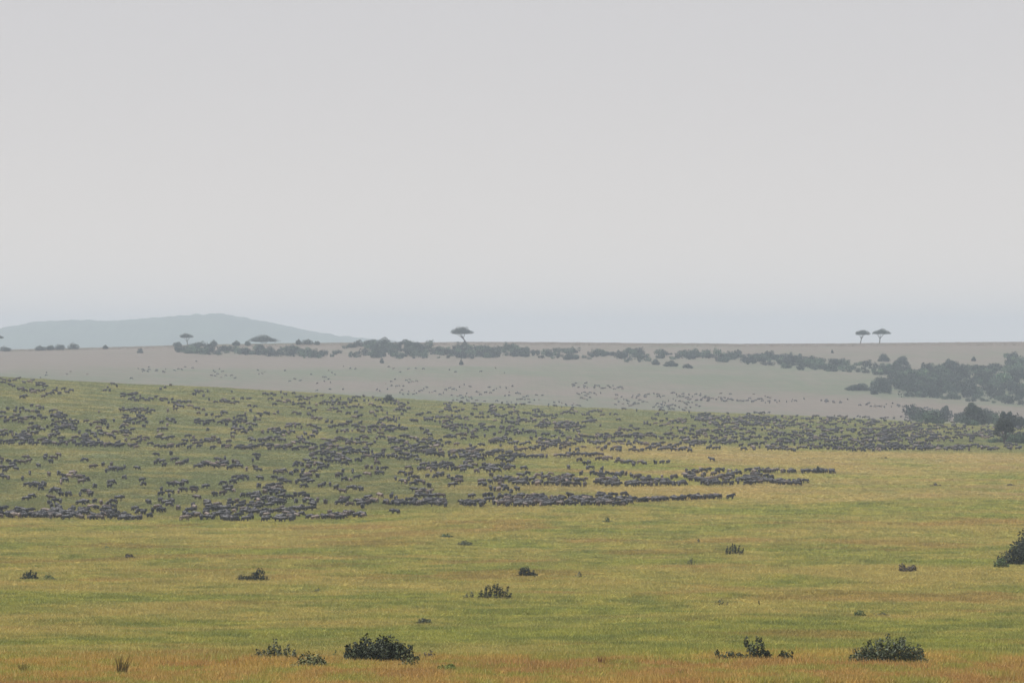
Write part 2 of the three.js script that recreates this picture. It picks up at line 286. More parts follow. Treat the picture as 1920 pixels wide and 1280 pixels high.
// ---- tall grass tufts in front
function grassTuft(u, row, wpx, hpx, rgb, label) {
  const p = spot(u, row), rng = mulberry(plantSeed++), w = wpx / p.s, h = hpx / p.s, pos = [], col = [];
  for (let k = 0; k < 90; k++) {
    const a = rng() * 6.283, r = Math.sqrt(rng()) * w * 0.2, lean = (rng() - 0.42) * w * 1.5 * (0.3 + 0.7 * rng()), lz = (rng() - 0.5) * w * 0.6, hh = (h + 0.3) * (0.3 + 0.75 * rng() ** 1.3), x = Math.cos(a) * r, z = Math.sin(a) * r, b = 0.014, t = 0.7 + 0.6 * rng();
    pos.push(x - b, -0.05, z, x + b, -0.05, z, x + lean * 0.4 + b, hh * 0.6, z + lz * 0.4, x - b, -0.05, z, x + lean * 0.4 + b, hh * 0.6, z + lz * 0.4, x + lean * 0.4 - b, hh * 0.6, z + lz * 0.4, x + lean * 0.4 - b, hh * 0.6, z + lz * 0.4, x + lean * 0.4 + b, hh * 0.6, z + lz * 0.4, x + lean, hh, z + lz);
    for (let i = 0; i < 9; i++) col.push(rgb[0] * t, rgb[1] * t, rgb[2] * t);
  }
  const m = new THREE.Mesh(geom(pos, null, col), new THREE.MeshStandardMaterial({ vertexColors: true, roughness: 0.8, side: THREE.DoubleSide }));
  m.position.set(p.x, p.y, -p.d);
  return put(tag(m, label, 'grass tuft'), 'grass_tuft');
}
grassTuft(228, 1280, 34, 48, [0.15, 0.11, 0.03], 'tallest brown green grass tuft, lower left front');
grassTuft(42, 1276, 26, 30, [0.16, 0.13, 0.03], 'short green brown grass tuft by the lower left corner');
grassTuft(372, 1266, 16, 16, [0.17, 0.08, 0.03], 'small rusty grass tuft left of the low olive bush');
grassTuft(1127, 1260, 22, 24, [0.2, 0.08, 0.03], 'rust red grass tuft at bottom centre');
grassTuft(1278, 1282, 26, 22, [0.12, 0.17, 0.02], 'fresh green grass tuft at the bottom edge');

// ---- trees
function tree(name, u, row, top, left, right, label, o = {}) {
  const p = o.at ?? spot(u, row, o.from); if (!p) { console.log('no ground for', label); return null; }
  const rng = mulberry(plantSeed++), h = (row - top) / p.s, cl = (left - u) / p.s, cr = (right - u) / p.s, under = (row - (o.under ?? lerp(row, top, 0.55))) / p.s, g = new THREE.Group();
  const mid = (cl + cr) / 2, half = (cr - cl) / 2, lean = o.lean ?? mid * 0.4, r = h * (o.girth ?? 0.034);
  const fork = [lean * 0.55, under * 0.52, 0];
  const trunk = new THREE.Mesh(limbGeometry([[0, -0.6, 0], [lean * 0.12, under * 0.2, 0.1], fork], r * 1.25, r * 0.85, 8, 6), bark); trunk.name = 'trunk'; g.add(trunk);
  const n = o.limbs ?? 5;
  for (let k = 0; k < n; k++) {
    const a = k / n * 6.283 + rng(), q = 0.35 + 0.4 * rng(), ex = mid + Math.cos(a) * half * q, ez = Math.sin(a) * half * q;
    const lm = new THREE.Mesh(limbGeometry([[fork[0], fork[1] - r * 0.5, 0], [lerp(fork[0], ex, 0.3), lerp(fork[1], under, 0.55), ez * 0.3], [ex, under + (h - under) * 0.35, ez]], r * 0.62, r * 0.16, 6, 6), bark); lm.name = 'limb'; g.add(lm);
  }
  const lobes = [], m = o.lobes ?? 16;
  for (let k = 0; k < m; k++) {
    const a = k * 2.39996, q = Math.sqrt((k + 0.5) / m) * 0.86, x = Math.cos(a) * q, z = Math.sin(a) * q, cap = (1 - 0.72 * q ** 2.4) * (o.crest ? o.crest(x) : 1) * (0.85 + 0.3 * rng()), th = h - under;
    if (o.round) { const j = 0.75 + 0.6 * rng(); lobes.push([mid + x * half * 0.8, under + th * (0.14 + (0.12 + 0.66 * rng()) * (1 - 0.38 * q * q)), z * half * 0.8, half * 0.27 * j, th * 0.19 * j, half * 0.27 * j]); continue; }
    lobes.push([mid + x * half, under + th * (0.12 + 0.4 * cap), z * half, half * (o.lobe ?? 0.27) * (0.8 + 0.4 * rng()), th * 0.45 * Math.max(0.35, cap), half * 0.26]);
  }
  const crown = new THREE.Mesh(leafGeometry(rng, lobes, o.count ?? 2600, o.leaf ?? h * 0.026, { flat: 0.5, floor: under - 0.2 }), leafMat(...TINT[o.tint ?? 'haze'])); crown.name = 'crown'; g.add(crown);
  g.position.set(p.x, p.y, -p.d);
  return put(tag(g, label, o.category ?? 'tree', o.group), name);
}
const ridge = (u) => { let best = null; for (let d = 3900; d < 4320; d += 8) { const x = xOf(u, d), y = heightAt(x, d), r = rowOf(x, y, d); if (!best || r < best.row) best = { x, y, d, s: F / d, row: r }; } return best; };
tree('acacia_tree', 872, 643, 613, 843, 887, 'flat topped acacia standing alone on the ridge above the central thicket', { at: ridge(872), under: 629, lean: -3.4, limbs: 6, count: 4200, crest: (x) => 0.85 + 0.25 * Math.exp(-((x - 0.1) ** 2) * 6), girth: 0.036 });
tree('acacia_tree', 1614, 646, 619.5, 1603, 1632, 'smaller umbrella acacia, left of the ridge pair', { at: ridge(1614), under: 631, lean: 1.6, count: 2600 });
tree('acacia_tree', 1650, 646, 618.5, 1635, 1672, 'wider umbrella acacia, right of the ridge pair', { at: ridge(1650), under: 630, lean: 0.6, count: 3000, crest: (x) => 0.75 + 0.35 * Math.exp(-((x - 0.05) ** 2) * 9) });
tree('acacia_tree', 351, 649, 626, 335, 362, 'small umbrella acacia before the distant hill on the skyline', { at: ridge(351), under: 636, lean: -0.8, count: 2400 });
tree('acacia_tree', -6, 656, 628, -24, 6, 'acacia crown cut by the left edge of the photo', { at: ridge(-6), under: 635, count: 2200 });
tree('spreading_tree', 496, 648, 630, 464, 521, 'broad low spreading tree humped on the skyline before the hill', { at: ridge(496), under: 646, lean: 1, count: 4800, lobes: 22, crest: (x) => 0.55 + 0.5 * Math.exp(-((x + 0.1) ** 2) * 3), leaf: 0.4 });
tree('round_tree', 1884, 834, 784, 1862, 1906, 'dark round tree with visible trunk at right end of herd', { round: true, under: 817, tint: 'deep', limbs: 6, count: 4200, lobes: 18, lobe: 0.34, leaf: 0.26, girth: 0.04 });
tree('round_tree', 1830, 797, 754, 1806, 1852, 'largest hazy round tree behind the right end of herd', { round: true, under: 788, count: 4200, lobes: 18, lobe: 0.36, leaf: 0.36 });
tree('round_tree', 1771, 786, 761, 1759, 1785, 'small compact hazy tree left of the largest round tree', { round: true, under: 781, count: 2600, lobes: 12, lobe: 0.42, leaf: 0.33 });
tree('round_tree', 1890, 802, 767, 1874, 1906, 'pointed hazy tree directly behind the dark round tree', { round: true, under: 794, count: 3000, lobes: 14, lobe: 0.38, leaf: 0.34 });

// ---- bushes that stand apart on the skyline and on the far slope
const farBush = (u, row, w, h, label, o = {}) => shrub('far_bush', u, row, w, h, 'haze', label, { lobes: 6, spread: 0.22, leaf: 0.45, count: clamp(Math.round(w * h * 4.5), 300, 3600), sunk: 0.6, ...o });
for (const [u, w, h, label] of [
  [10, 18, 8, 'hazy bush under the acacia crown at the left edge'], [75, 16, 9, 'first of four skyline bushes from the left'], [93, 13, 8, 'second of four skyline bushes from the left'], [111, 17, 12, 'third of four skyline bushes from the left'],
  [137, 18, 13, 'roundest of four skyline bushes, rightmost of them'], [197, 6, 6, 'tiny lone bush on the skyline before the hill'], [332, 12, 11, 'bush at left foot of the small umbrella acacia'],
  [375, 20, 9, 'wide low skyline bush right of the small umbrella acacia'], [400, 10, 11, 'upright skyline bush between small acacia and spreading tree'], [442, 11, 9, 'rounded dark skyline bush left of the spreading tree'],
  [464, 7, 8, 'small bush touching the left foot of spreading tree'], [559, 6, 9, 'narrow upright skyline bush right of the spreading tree'], [575, 22, 10, 'rounded wide skyline bush right of the spreading tree'], [594, 7, 6, 'little skyline bush right of the rounded wide one'],
  [698, 26, 10, 'flat skyline bush under the tail of the hill'], [720, 22, 13, 'highest skyline bush between spreading tree and lone acacia'], [760, 22, 9, 'low skyline bush left of the lone acacia']]) {
  const r = ridge(u); shrub('skyline_bush', u, Math.ceil(r.row) + 2.5, w + 4, h + 1, 'haze', label, { lobes: 6, spread: 0.25, crest: (q) => 0.95 - 0.3 * q * q, leaf: 0.45, count: 900, sunk: 0.4 });
}
farBush(262, 662, 12, 9, 'lone dark bush below the skyline left of the thicket');
farBush(716, 681, 8, 9, 'small bush hanging below the thicket, left of centre');
farBush(865, 684, 8, 9, 'small pale bush below the lone acacia');
farBush(1230, 684, 16, 11, 'small bush below the gap in the far thicket');
farBush(1258, 687, 28, 11, 'low wide bush right below the thicket gap');
farBush(1290, 690, 20, 8, 'flat low bush, rightmost of three below the thicket gap');
farBush(1658, 678, 24, 14, 'domed bush above the right thicket under the acacia pair');
farBush(1690, 685, 30, 18, 'ragged bush right of the domed bush on the far slope');
farBush(1561, 662, 5, 5, 'tiny dot of a bush below the acacia pair');
farBush(1780, 688, 28, 15, 'rounded bush on right far slope between two gaps');
farBush(1826, 677, 9, 9, 'small lone bush high on the right far slope');
farBush(1609, 732, 46, 13, 'long low bush at left tip of the lower right thicket');
farBush(1650, 735, 42, 30, 'dark clump of bush at left tip of lower right thicket');
farBush(1640, 739, 14, 10, 'small bush below the dark clump at the thicket tip');

// ---- the thickets of the far slope, which read as one mass
{
  const rng = mulberry(77), variants = [];
  for (let k = 0; k < 5; k++) { const lobes = []; for (let j = 0; j < 6; j++) lobes.push([(rng() - 0.5) * 1.3, 0.42 + 0.25 * rng(), (rng() - 0.5) * 1.3, 0.42, 0.36 + 0.2 * rng(), 0.42]); variants.push(leafGeometry(rng, lobes, 330, 0.1, { slim: 0.7 })); }
  const spots = variants.map(() => []);
  const line = (pts, thick, n, size) => {                    // bushes between two outlines: [u, top row, bottom row]
    for (let k = 0; k < n; k++) {
      const q = rng() * (pts.length - 1), i = Math.floor(q), t = q - i, a = pts[i], b = pts[i + 1], u = lerp(a[0], b[0], t), v = rng(), row = lerp(lerp(a[1], b[1], t), lerp(a[2], b[2], t), v);
      if (fbm(u / 22, row / 5 + thick, 3) < (size > 10 ? 0.41 : 0.375)) continue;
      const p = spot(u, row); if (!p) continue;
      const s = size * (0.42 + 1.0 * rng() ** 1.5) / p.s, which = spots[Math.floor(rng() * 5)];
      which.push([p.x, p.y - 0.2, -p.d, s, s * (0.75 + 0.5 * rng()), rng() * 6.28]);
    }
  };
  line([[330, 656, 662], [380, 656, 665], [480, 656, 668], [540, 657, 671], [612, 658, 672]], 1, 150, 9);
  line([[622, 662, 670], [720, 662, 672]], 2, 62, 8);
  line([[645, 649, 655], [720, 648, 656], [780, 650, 664], [870, 652, 670], [960, 655, 669], [990, 660, 670]], 3, 250, 8.5);
  line([[700, 656, 672], [760, 660, 673], [860, 660, 673], [930, 660, 672]], 4, 120, 8.5);
  line([[985, 659, 672], [1060, 659, 676], [1110, 664, 674]], 5, 90, 8);
  line([[1095, 660, 666], [1150, 661, 678], [1180, 660, 682], [1215, 665, 678]], 6, 80, 8.5);
  line([[1228, 664, 672], [1320, 664, 678], [1420, 667, 684], [1500, 673, 694], [1560, 679, 697], [1640, 688, 702]], 7, 310, 9);
  line([[1640, 690, 703], [1720, 694, 712], [1780, 692, 716]], 8, 120, 10);
  line([[1690, 705, 745], [1760, 705, 748], [1840, 708, 755], [1925, 705, 762]], 9, 330, 13);
  line([[1640, 712, 736], [1700, 720, 744]], 10, 50, 13);
  line([[1760, 690, 706], [1830, 690, 706], [1925, 688, 706]], 11, 110, 11);
  line([[1708, 782, 791], [1760, 784, 796], [1850, 788, 800], [1925, 790, 806]], 12, 90, 15);
  line([[1855, 826, 831], [1925, 824, 833]], 13, 26, 12);
  line([[1890, 672, 688], [1925, 670, 690]], 14, 24, 11);
  const root = new THREE.Group(), m = new THREE.Matrix4(), qt = new THREE.Quaternion(), c = new THREE.Color(), sc = V();
  variants.forEach((g, k) => {
    const im = new THREE.InstancedMesh(g, leafMat(...TINT.haze), spots[k].length); im.name = 'bush_clump';
    spots[k].forEach(([x, y, z, s, sy, a], i) => { im.setMatrixAt(i, m.compose(V(x, y, z), qt.setFromAxisAngle(Y, a), sc.set(s, sy, s))); const t = 0.5 + 2.4 * rng() ** 2.2; im.setColorAt(i, c.setRGB(t, t * (0.95 + 0.15 * rng()), t * 0.95)); });
    root.add(im);
  });
  put(tag(root, 'hazy blue green thicket strung along the far slope below the ridge', 'thicket', null, 'stuff'), 'far_thicket');
}

// ------------------------------------------------------------------ wildebeest
// a body from joints and radii: distances to tapered bones joined softly, then meshed as one skin
function skin(bones, k, half, centre, res) {
  const mc = new MarchingCubes(res, new THREE.MeshBasicMaterial(), false, false, 40000), f = mc.field, n = res;
  for (let z = 0; z < n; z++) for (let y = 0; y < n; y++) for (let x = 0; x < n; x++) {
    const px = centre[0] + ((x - n / 2) / (n / 2)) * half, py = centre[1] + ((y - n / 2) / (n / 2)) * half, pz = centre[2] + ((z - n / 2) / (n / 2)) * half;
    let d = 1e3;
    for (const [ax, ay, az, ra, bx, by, bz, rb] of bones) {
      const ux = bx - ax, uy = by - ay, uz = bz - az, l = ux * ux + uy * uy + uz * uz, t = clamp(((px - ax) * ux + (py - ay) * uy + (pz - az) * uz) / (l || 1), 0, 1);
      const e = Math.hypot(px - ax - ux * t, py - ay - uy * t, pz - az - uz * t) - lerp(ra, rb, t), h = Math.max(k - Math.abs(d - e), 0) / k;
      d = Math.min(d, e) - h * h * k * 0.25;
    }
    f[x + y * n + z * n * n] = -d;
  }
  mc.isolation = 0; mc.update();
  const c = mc.count ?? mc.geometry.drawRange.count, p = mc.positionArray, nn = mc.normalArray, pos = [], nor = [];
  for (let i = 0; i < c; i++) { pos.push(centre[0] + p[3 * i] * half, centre[1] + p[3 * i + 1] * half, centre[2] + p[3 * i + 2] * half); nor.push(nn[3 * i], nn[3 * i + 1], nn[3 * i + 2]); }
  return { pos, nor };
}
function wildebeestGeometry(pose, seed, res = 46) {
  const rng = mulberry(seed), B = [], bone = (a, ra, b, rb) => B.push([...a, ra, ...b, rb]);
  const step = pose === 'walking' ? 0.17 : pose === 'grazing' ? 0.07 : 0.03;
  bone([-0.66, 1.0, 0], 0.235, [-0.1, 0.98, 0], 0.27);        // rump to belly
  bone([-0.1, 0.98, 0], 0.27, [0.42, 1.0, 0], 0.33);          // belly to chest
  bone([0.3, 1.16, 0], 0.22, [0.55, 1.12, 0], 0.23);          // hump of the shoulders
  let hb, mz;
  if (pose === 'grazing') { hb = [1.0, 0.60, 0]; mz = [1.13, 0.2, 0]; bone([0.58, 1.02, 0], 0.24, hb, 0.135); }
  else if (pose === 'alert') { hb = [0.98, 1.34, 0]; mz = [1.24, 1.02, 0]; bone([0.56, 1.06, 0], 0.25, hb, 0.135); }
  else { hb = [1.06, 1.10, 0]; mz = [1.29, 0.76, 0]; bone([0.58, 1.06, 0], 0.25, hb, 0.135); }
  bone(hb, 0.13, mz, 0.078);
  for (const s of [-1, 1]) {
    const q = s * step;
    bone([0.46, 0.88, s * 0.15], 0.14, [0.48 + q, 0.45, s * 0.13], 0.062); bone([0.48 + q, 0.45, s * 0.13], 0.06, [0.46 + q * 1.8, 0.03, s * 0.13], 0.048);
    bone([-0.62, 0.95, s * 0.13], 0.19, [-0.5 - q * 0.5, 0.66, s * 0.15], 0.12); bone([-0.5 - q * 0.5, 0.66, s * 0.15], 0.11, [-0.74 - q, 0.42, s * 0.14], 0.06); bone([-0.74 - q, 0.42, s * 0.14], 0.058, [-0.68 - q * 1.5, 0.03, s * 0.14], 0.048);
  }
  bone([-0.86, 1.06, 0], 0.05, [-0.97, 0.72, 0], 0.045); bone([-0.97, 0.72, 0], 0.05, [-0.95, 0.36, 0], 0.055);     // tail
  const { pos, nor } = skin(B, 0.16, 1.5, [0.16, 0.86, 0], res), col = [];
  const ux = mz[0] - hb[0], uy = mz[1] - hb[1];
  for (let i = 0; i < pos.length; i += 3) {
    const x = pos[i], y = pos[i + 1], along = ((x - hb[0]) * ux + (y - hb[1]) * uy) / (ux * ux + uy * uy), near = Math.hypot(x - hb[0] - ux * clamp(along, 0, 1), y - hb[1] - uy * clamp(along, 0, 1)) < 0.2;
    let c = [0.036, 0.031, 0.029];                              // slate brown coat
    if (x > 0.0 && x < 0.8 && y > 0.6 && Math.sin(x * 26 + Math.sin(y * 7)) > 0.45) c = [0.017, 0.015, 0.015];                     // brindled shoulder
    if (near && along > -0.1) c = [0.014, 0.013, 0.014];        // black face
    if (x < -0.86) c = [0.013, 0.012, 0.013];                   // black tail
    if (y < 0.62 && x < 0.75 && x > -0.86) c = [0.04, 0.029, 0.021];       // brownish legs
    const t = 0.85 + 0.3 * vnoise(x * 9 + 40, y * 9 + pos[i + 2] * 6);
    col.push(c[0] * t, c[1] * t, c[2] * t);
  }
  const parts = [geom(pos, null, col, nor)];
  const add = (g, rgb) => { const h = g.index ? g.toNonIndexed() : g; h.deleteAttribute('uv'); const n = h.attributes.position.count, c = []; for (let i = 0; i < n; i++) c.push(...rgb); h.setAttribute('color', new THREE.Float32BufferAttribute(c, 3)); parts.push(h); };
  const tilt = pose === 'grazing' ? 0.16 : 0, base = [hb[0] - 0.02, hb[1] + 0.09, 0];
  for (const s of [-1, 1]) {                                    // horns sweep out, down and up again; ears
    add(limbGeometry([[base[0], base[1], s * 0.04], [base[0] + 0.02 + tilt * 0.4, base[1] + 0.02, s * 0.2], [base[0] + tilt, base[1] + 0.06, s * 0.31], [base[0] - 0.02 + tilt * 1.4, base[1] + 0.22 - tilt * 0.6, s * 0.25]], 0.045, 0.01, 5, 6), [0.03, 0.028, 0.025]);
    add(limbGeometry([[hb[0] - 0.04, hb[1] + 0.03, s * 0.1], [hb[0] - 0.08, hb[1] + 0.01, s * 0.24]], 0.035, 0.01, 4, 2), [0.05, 0.042, 0.036]);
  }
  const mane = [], nx = hb[0] - 0.1, ny = hb[1] + 0.08;          // standing mane on the neck, hanging beard below it
  for (let k = 0; k < 26; k++) { const t = k / 25, x = lerp(0.34, nx, t), y = lerp(1.36, ny, t) - 0.02, z = (rng() - 0.5) * 0.09; mane.push(x - 0.05, y - 0.06, z, x + 0.05, y - 0.06, z, x - 0.06 + rng() * 0.04, y + 0.1, z * 2.2); }
  for (let k = 0; k < 26; k++) { const t = k / 25, x = lerp(0.62, hb[0] + 0.02, t), y = lerp(0.84, hb[1] - 0.12, t), z = (rng() - 0.5) * 0.12; mane.push(x - 0.04, y + 0.04, z, x + 0.04, y + 0.04, z, x - 0.02, y - 0.2 - rng() * 0.08, z * 1.2); }
  add(geom(mane, null, null), [0.012, 0.011, 0.012]);
  return mergeGeometries(parts.map((g) => { const h = new THREE.BufferGeometry(); for (const a of ['position', 'normal', 'color']) h.setAttribute(a, g.attributes[a]); return h; }));
}
const POSES = ['standing', 'grazing', 'walking', 'alert'];
const bodies = { standing: wildebeestGeometry('standing', 1), grazing: wildebeestGeometry('grazing', 2), walking: wildebeestGeometry('walking', 3), alert: wildebeestGeometry('alert', 4) };
const TONES = { charcoal: [0.62, 0.66, 0.74], slate: [1.0, 1.03, 1.1], brown: [1.9, 1.5, 1.2], dun: [4.8, 4.1, 3.5] };
const coats = Object.fromEntries(Object.entries(TONES).map(([k, c]) => [k, new THREE.MeshStandardMaterial({ color: new THREE.Color().setRGB(...c), vertexColors: true, roughness: 0.5, side: THREE.DoubleSide })]));

const herd = [], cells = new Map();
const rngH = mulberry(2024);
function claim(x, d) {                                         // no two animals stand in one another
  const i = Math.floor(x / 2), j = Math.floor(d / 2);
  for (let a = -1; a <= 1; a++) for (let b = -1; b <= 1; b++) for (const [qx, qd] of cells.get((i + a) + ',' + (j + b)) || []) { const dx = (x - qx) / 1.35, dd = (d - qd) / 1.5; if (dx * dx + dd * dd < 1) return false; }
  const k = i + ',' + j; if (!cells.has(k)) cells.set(k, []); cells.get(k).push([x, d]);
  return true;
}
function animal(u, row, o = {}) {
  const p = spot(u, row, 850); if (!p || !claim(p.x, p.d)) return false;
  const r = rngH(), pose = o.pose ?? (r < 0.36 ? 'grazing' : r < 0.62 ? 'standing' : r < 0.88 ? 'walking' : 'alert');
  const t = rngH(), tone = o.tone ?? (t < 0.46 ? 'charcoal' : t < 0.74 ? 'slate' : t < 0.91 ? 'brown' : 'dun');
  const h = rngH(), spread = o.spread ?? 6.283, turn = (o.turn ?? 0) + (h - 0.5) * spread + (spread > 6 ? 0 : rngH() < 0.1 ? 1.4 : 0);
  herd.push({ ...p, u, row, pose, tone, turn, size: (tone === 'dun' && rngH() < 0.5 ? 0.86 : 1.0 + 0.15 * rngH()), zone: o.zone ?? 'rest' });
  return true;
}
function scatter(u0, u1, r0, r1, n, o = {}) {                  // small knots of animals inside a rectangle of the photo, left out where the sward stays open
  let guard = 0;
  n = Math.round(n * (o.full ?? 0.8));
  for (let k = 0; k < n && guard < n * 30;) {
    guard++;
    const u = lerp(u0, u1, rngH()), row = lerp(r0, r1, o.low ? Math.sqrt(rngH()) : rngH());
    if (o.skip && o.skip(u, row)) continue;
    if (fbm(u / 46 + 11, row / 13 + 4, 3) < (o.gap ?? 0.44) - 0.08 - 0.28 * rngH()) continue;
    const m = 1 + Math.floor(rngH() ** 1.8 * (o.knot ?? 5)), gap = 5 + 7 * rngH(), rise = (rngH() - 0.5) * 2.4, face = o.turn ?? rngH() * 6.283;
    for (let j = 0; j < m && k < n; j++) { const q = u + (j - m / 2) * gap * (0.7 + 0.6 * rngH()), y = row + j * rise + (rngH() - 0.5) * 8; if (y < r0 - 1 || y > r1 + 1 || q < -40 || q > 1960) continue; if (animal(q, y, { ...o, turn: face, spread: o.spread ?? 5 })) k++; }
  }
}
function string(pts, n, depth, o = {}) {
  n = Math.round(n * 0.85); depth *= 1.25;                       // a file of animals along a line; depth: rows it is thick, towards the back
  for (let k = 0, guard = 0; k < n && guard < n * 12; guard++) {
    const q = rngH() * (pts.length - 1), i = Math.floor(q), t = q - i, u = lerp(pts[i][0], pts[i + 1][0], t), row = lerp(pts[i][1], pts[i + 1][1], t) - rngH() ** 1.2 * depth * (0.3 + 1.4 * vnoise(u / 22, pts[0][1]));
    if (animal(u, row, { turn: 0.6, spread: 5.2, pose: rngH() < 0.4 ? 'walking' : undefined, ...o })) k++;
  }
}
// single animals that stand clear of the rest
animal(741, 966, { zone: 'lone_a', pose: 'walking', tone: 'charcoal', turn: 2.9, spread: 0 });
animal(1370, 938, { zone: 'lone_b', pose: 'alert', tone: 'charcoal', turn: 0.5, spread: 0 });
animal(1335, 866, { zone: 'lone_c', pose: 'alert', tone: 'charcoal', turn: 1.2, spread: 0 });
// front file and the second file
string([[-25, 973], [60, 974], [120, 977], [280, 979]], 92, 8, { zone: 'front_a' });
string([[344, 979], [430, 980], [520, 981], [600, 979], [682, 974]], 92, 13, { zone: 'front_b' });
string([[700, 951], [830, 952], [960, 953], [1050, 952]], 60, 6, { zone: 'second_a' });
scatter(900, 1180, 934, 951, 90, { zone: 'second_b', gap: 0.3, spread: 4, knot: 8 });
string([[1050, 952], [1130, 949], [1200, 946]], 28, 9, { zone: 'second_b' });
string([[1200, 945], [1280, 941], [1345, 938]], 30, 2, { zone: 'second_c' });
// behind the front file
scatter(-25, 480, 935, 967, 100, { zone: 'behind', low: true, gap: 0.4 });
scatter(300, 560, 925, 968, 46, { zone: 'behind', gap: 0.4 });
scatter(480, 900, 928, 952, 80, { zone: 'between', low: true, gap: 0.4 });
scatter(-25, 520, 852, 935, 190, { gap: 0.46 });
scatter(500, 960, 880, 930, 150, { gap: 0.46 });
scatter(560, 980, 852, 884, 140, { full: 1.08, gap: 0.42, knot: 8 });
// third file and its thick knot
string([[960, 913], [1080, 914], [1200, 914], [1330, 912], [1440, 911], [1512, 913]], 95, 4);
scatter(1270, 1440, 886, 910, 95, { gap: 0.25, spread: 4, knot: 8 });
scatter(960, 1290, 880, 912, 100, { gap: 0.42, skip: (u, r) => r < 905 - (1290 - u) * 0.09 - 8 });
string([[1420, 889], [1500, 889], [1572, 889]], 34, 2);
string([[960, 861], [1060, 860], [1130, 858]], 32, 3);
scatter(1060, 1262, 864, 876, 24, { gap: 0.35, knot: 4 });
// the trampled stripe and the slope above it
string([[-25, 836], [120, 838], [240, 842], [480, 845], [700, 850], [960, 856]], 230, 9, { spread: 1.6 });
scatter(-25, 480, 790, 830, 210, { gap: 0.44 });
scatter(-25, 480, 713, 790, 240, { gap: 0.46, skip: (u, r) => r < 713 + u * 0.045 || rngH() > 0.35 + 0.65 * (r - 713) / 77 });
scatter(480, 960, 738, 778, 180, { gap: 0.45, skip: (u, r) => r < 737 + (u - 480) * 0.055 });
scatter(480, 960, 778, 842, 280, { full: 1.08, gap: 0.44 });
scatter(960, 1440, 764, 792, 130, { gap: 0.42, skip: (u, r) => r < 764 + (u - 960) * 0.028 });
scatter(960, 1440, 790, 848, 400, { full: 1.08, gap: 0.42, knot: 8 });
scatter(1440, 1770, 783, 848, 470, { full: 1.08, gap: 0.34, knot: 9 });
scatter(1300, 1600, 782, 800, 110, { full: 1.08, gap: 0.36, knot: 8 });
scatter(1640, 1940, 800, 830, 190, { full: 1.08, gap: 0.38, knot: 8 });
string([[1700, 847], [1800, 847], [1930, 846]], 70, 7);
// far slope beyond the crest
string([[1064, 728], [1110, 729], [1172, 732]], 34, 6, { spread: 3 });
scatter(850, 1440, 738, 770, 210, { gap: 0.44, skip: (u, r) => r > 756 + (u - 850) * 0.04 });
string([[1190, 746], [1300, 752], [1440, 757]], 46, 5, { spread: 3 });
string([[1440, 757], [1520, 752], [1590, 760]], 26, 6, { spread: 3 });
string([[1610, 764], [1680, 765], [1745, 770]], 34, 6, { spread: 3 });
scatter(-25, 480, 676, 712, 46, { gap: 0.5, knot: 4 });
scatter(480, 960, 682, 742, 60, { gap: 0.5, knot: 4 });
scatter(620, 960, 722, 752, 60, { gap: 0.46, knot: 4, skip: (u, r) => r > 735 + (u - 620) * 0.05 });
console.log('animals', herd.length);

{
  herd.sort((a, b) => (b.zone.startsWith('lone') - a.zone.startsWith('lone')) || a.d - b.d);
  const near = herd.slice(0, 300), rest = herd.slice(300);
  const PLACE = { front_a: ['left part of the front herd line', 'left front line'], front_b: ['packed right part of the front herd line', 'right front line'], second_a: ['left half of the second line', 'second line, left half'], second_b: ['thick middle of the second line', 'second line, middle'], second_c: ['thin tail of the second line', 'second line, tail'], behind: ['loose ranks behind the front line', 'loose ranks behind the front line'], between: ['ranks behind the second line', 'ranks behind the second line'], rest: ['scattered ranks farther up the slope', 'scattered ranks up the slope'] };
  const LONE = { lone_a: 'lone charcoal wildebeest ahead of the right tip of the front line', lone_b: 'lone charcoal wildebeest beyond the tail tip of the second line', lone_c: 'lone charcoal wildebeest standing alone between the upper herd lines' };
  const ORD = ['', 'second ', 'third ', 'fourth ', 'fifth ', 'sixth ', 'seventh ', 'eighth ', 'ninth ', 'tenth ', 'eleventh ', 'twelfth ', 'thirteenth ', 'fourteenth ', 'fifteenth ', 'sixteenth ', 'seventeenth ', 'eighteenth ', 'nineteenth ', 'twentieth '];
  const same = new Map();
  for (const a of near) { const k = [a.zone, a.tone, a.pose].join(); if (!same.has(k)) same.set(k, []); same.get(k).push(a); }
  for (const list of same.values()) list.sort((p, q) => p.u - q.u).forEach((a, i) => {
    a.label = LONE[a.zone] ?? (list.length === 1 ? `only ${a.tone} ${a.pose} wildebeest in the ${PLACE[a.zone][0]}` : `${i ? ORD[i] || i + 1 + 'th ' : 'first '}${a.tone} ${a.pose} wildebeest from left, in the ${PLACE[a.zone][0]}`);
  });
  const protos = {};
  for (const a of near) {
    const k = a.pose + a.tone, m = protos[k] ? protos[k].clone() : (protos[k] = new THREE.Mesh(bodies[a.pose], coats[a.tone]));
    m.userData = {}; m.position.set(a.x, a.y - 0.01, -a.d); m.rotation.set(0, a.turn, 0); m.scale.setScalar(a.size);
    put(tag(m, a.label, 'wildebeest', 'wildebeest at the near side of the herd'), 'wildebeest');
  }
  const root = new THREE.Group(), m = new THREE.Matrix4(), qt = new THREE.Quaternion(), c = new THREE.Color();
  const plain = new THREE.MeshStandardMaterial({ color: 0xffffff, vertexColors: true, roughness: 0.5, side: THREE.DoubleSide });
  for (const pose of POSES) {
    const list = rest.filter((a) => a.pose === pose), im = new THREE.InstancedMesh(bodies[pose], plain, list.length); im.name = pose + '_animals';
    list.forEach((a, i) => { im.setMatrixAt(i, m.compose(V(a.x, a.y - 0.01, -a.d), qt.setFromAxisAngle(Y, a.turn), V(a.size, a.size, a.size))); im.setColorAt(i, c.setRGB(...TONES[a.tone])); });
    root.add(im);
  }
  put(tag(root, 'vast dark wildebeest herd spread over the slope behind the near animals', 'herd', null, 'stuff'), 'far_herd');
}

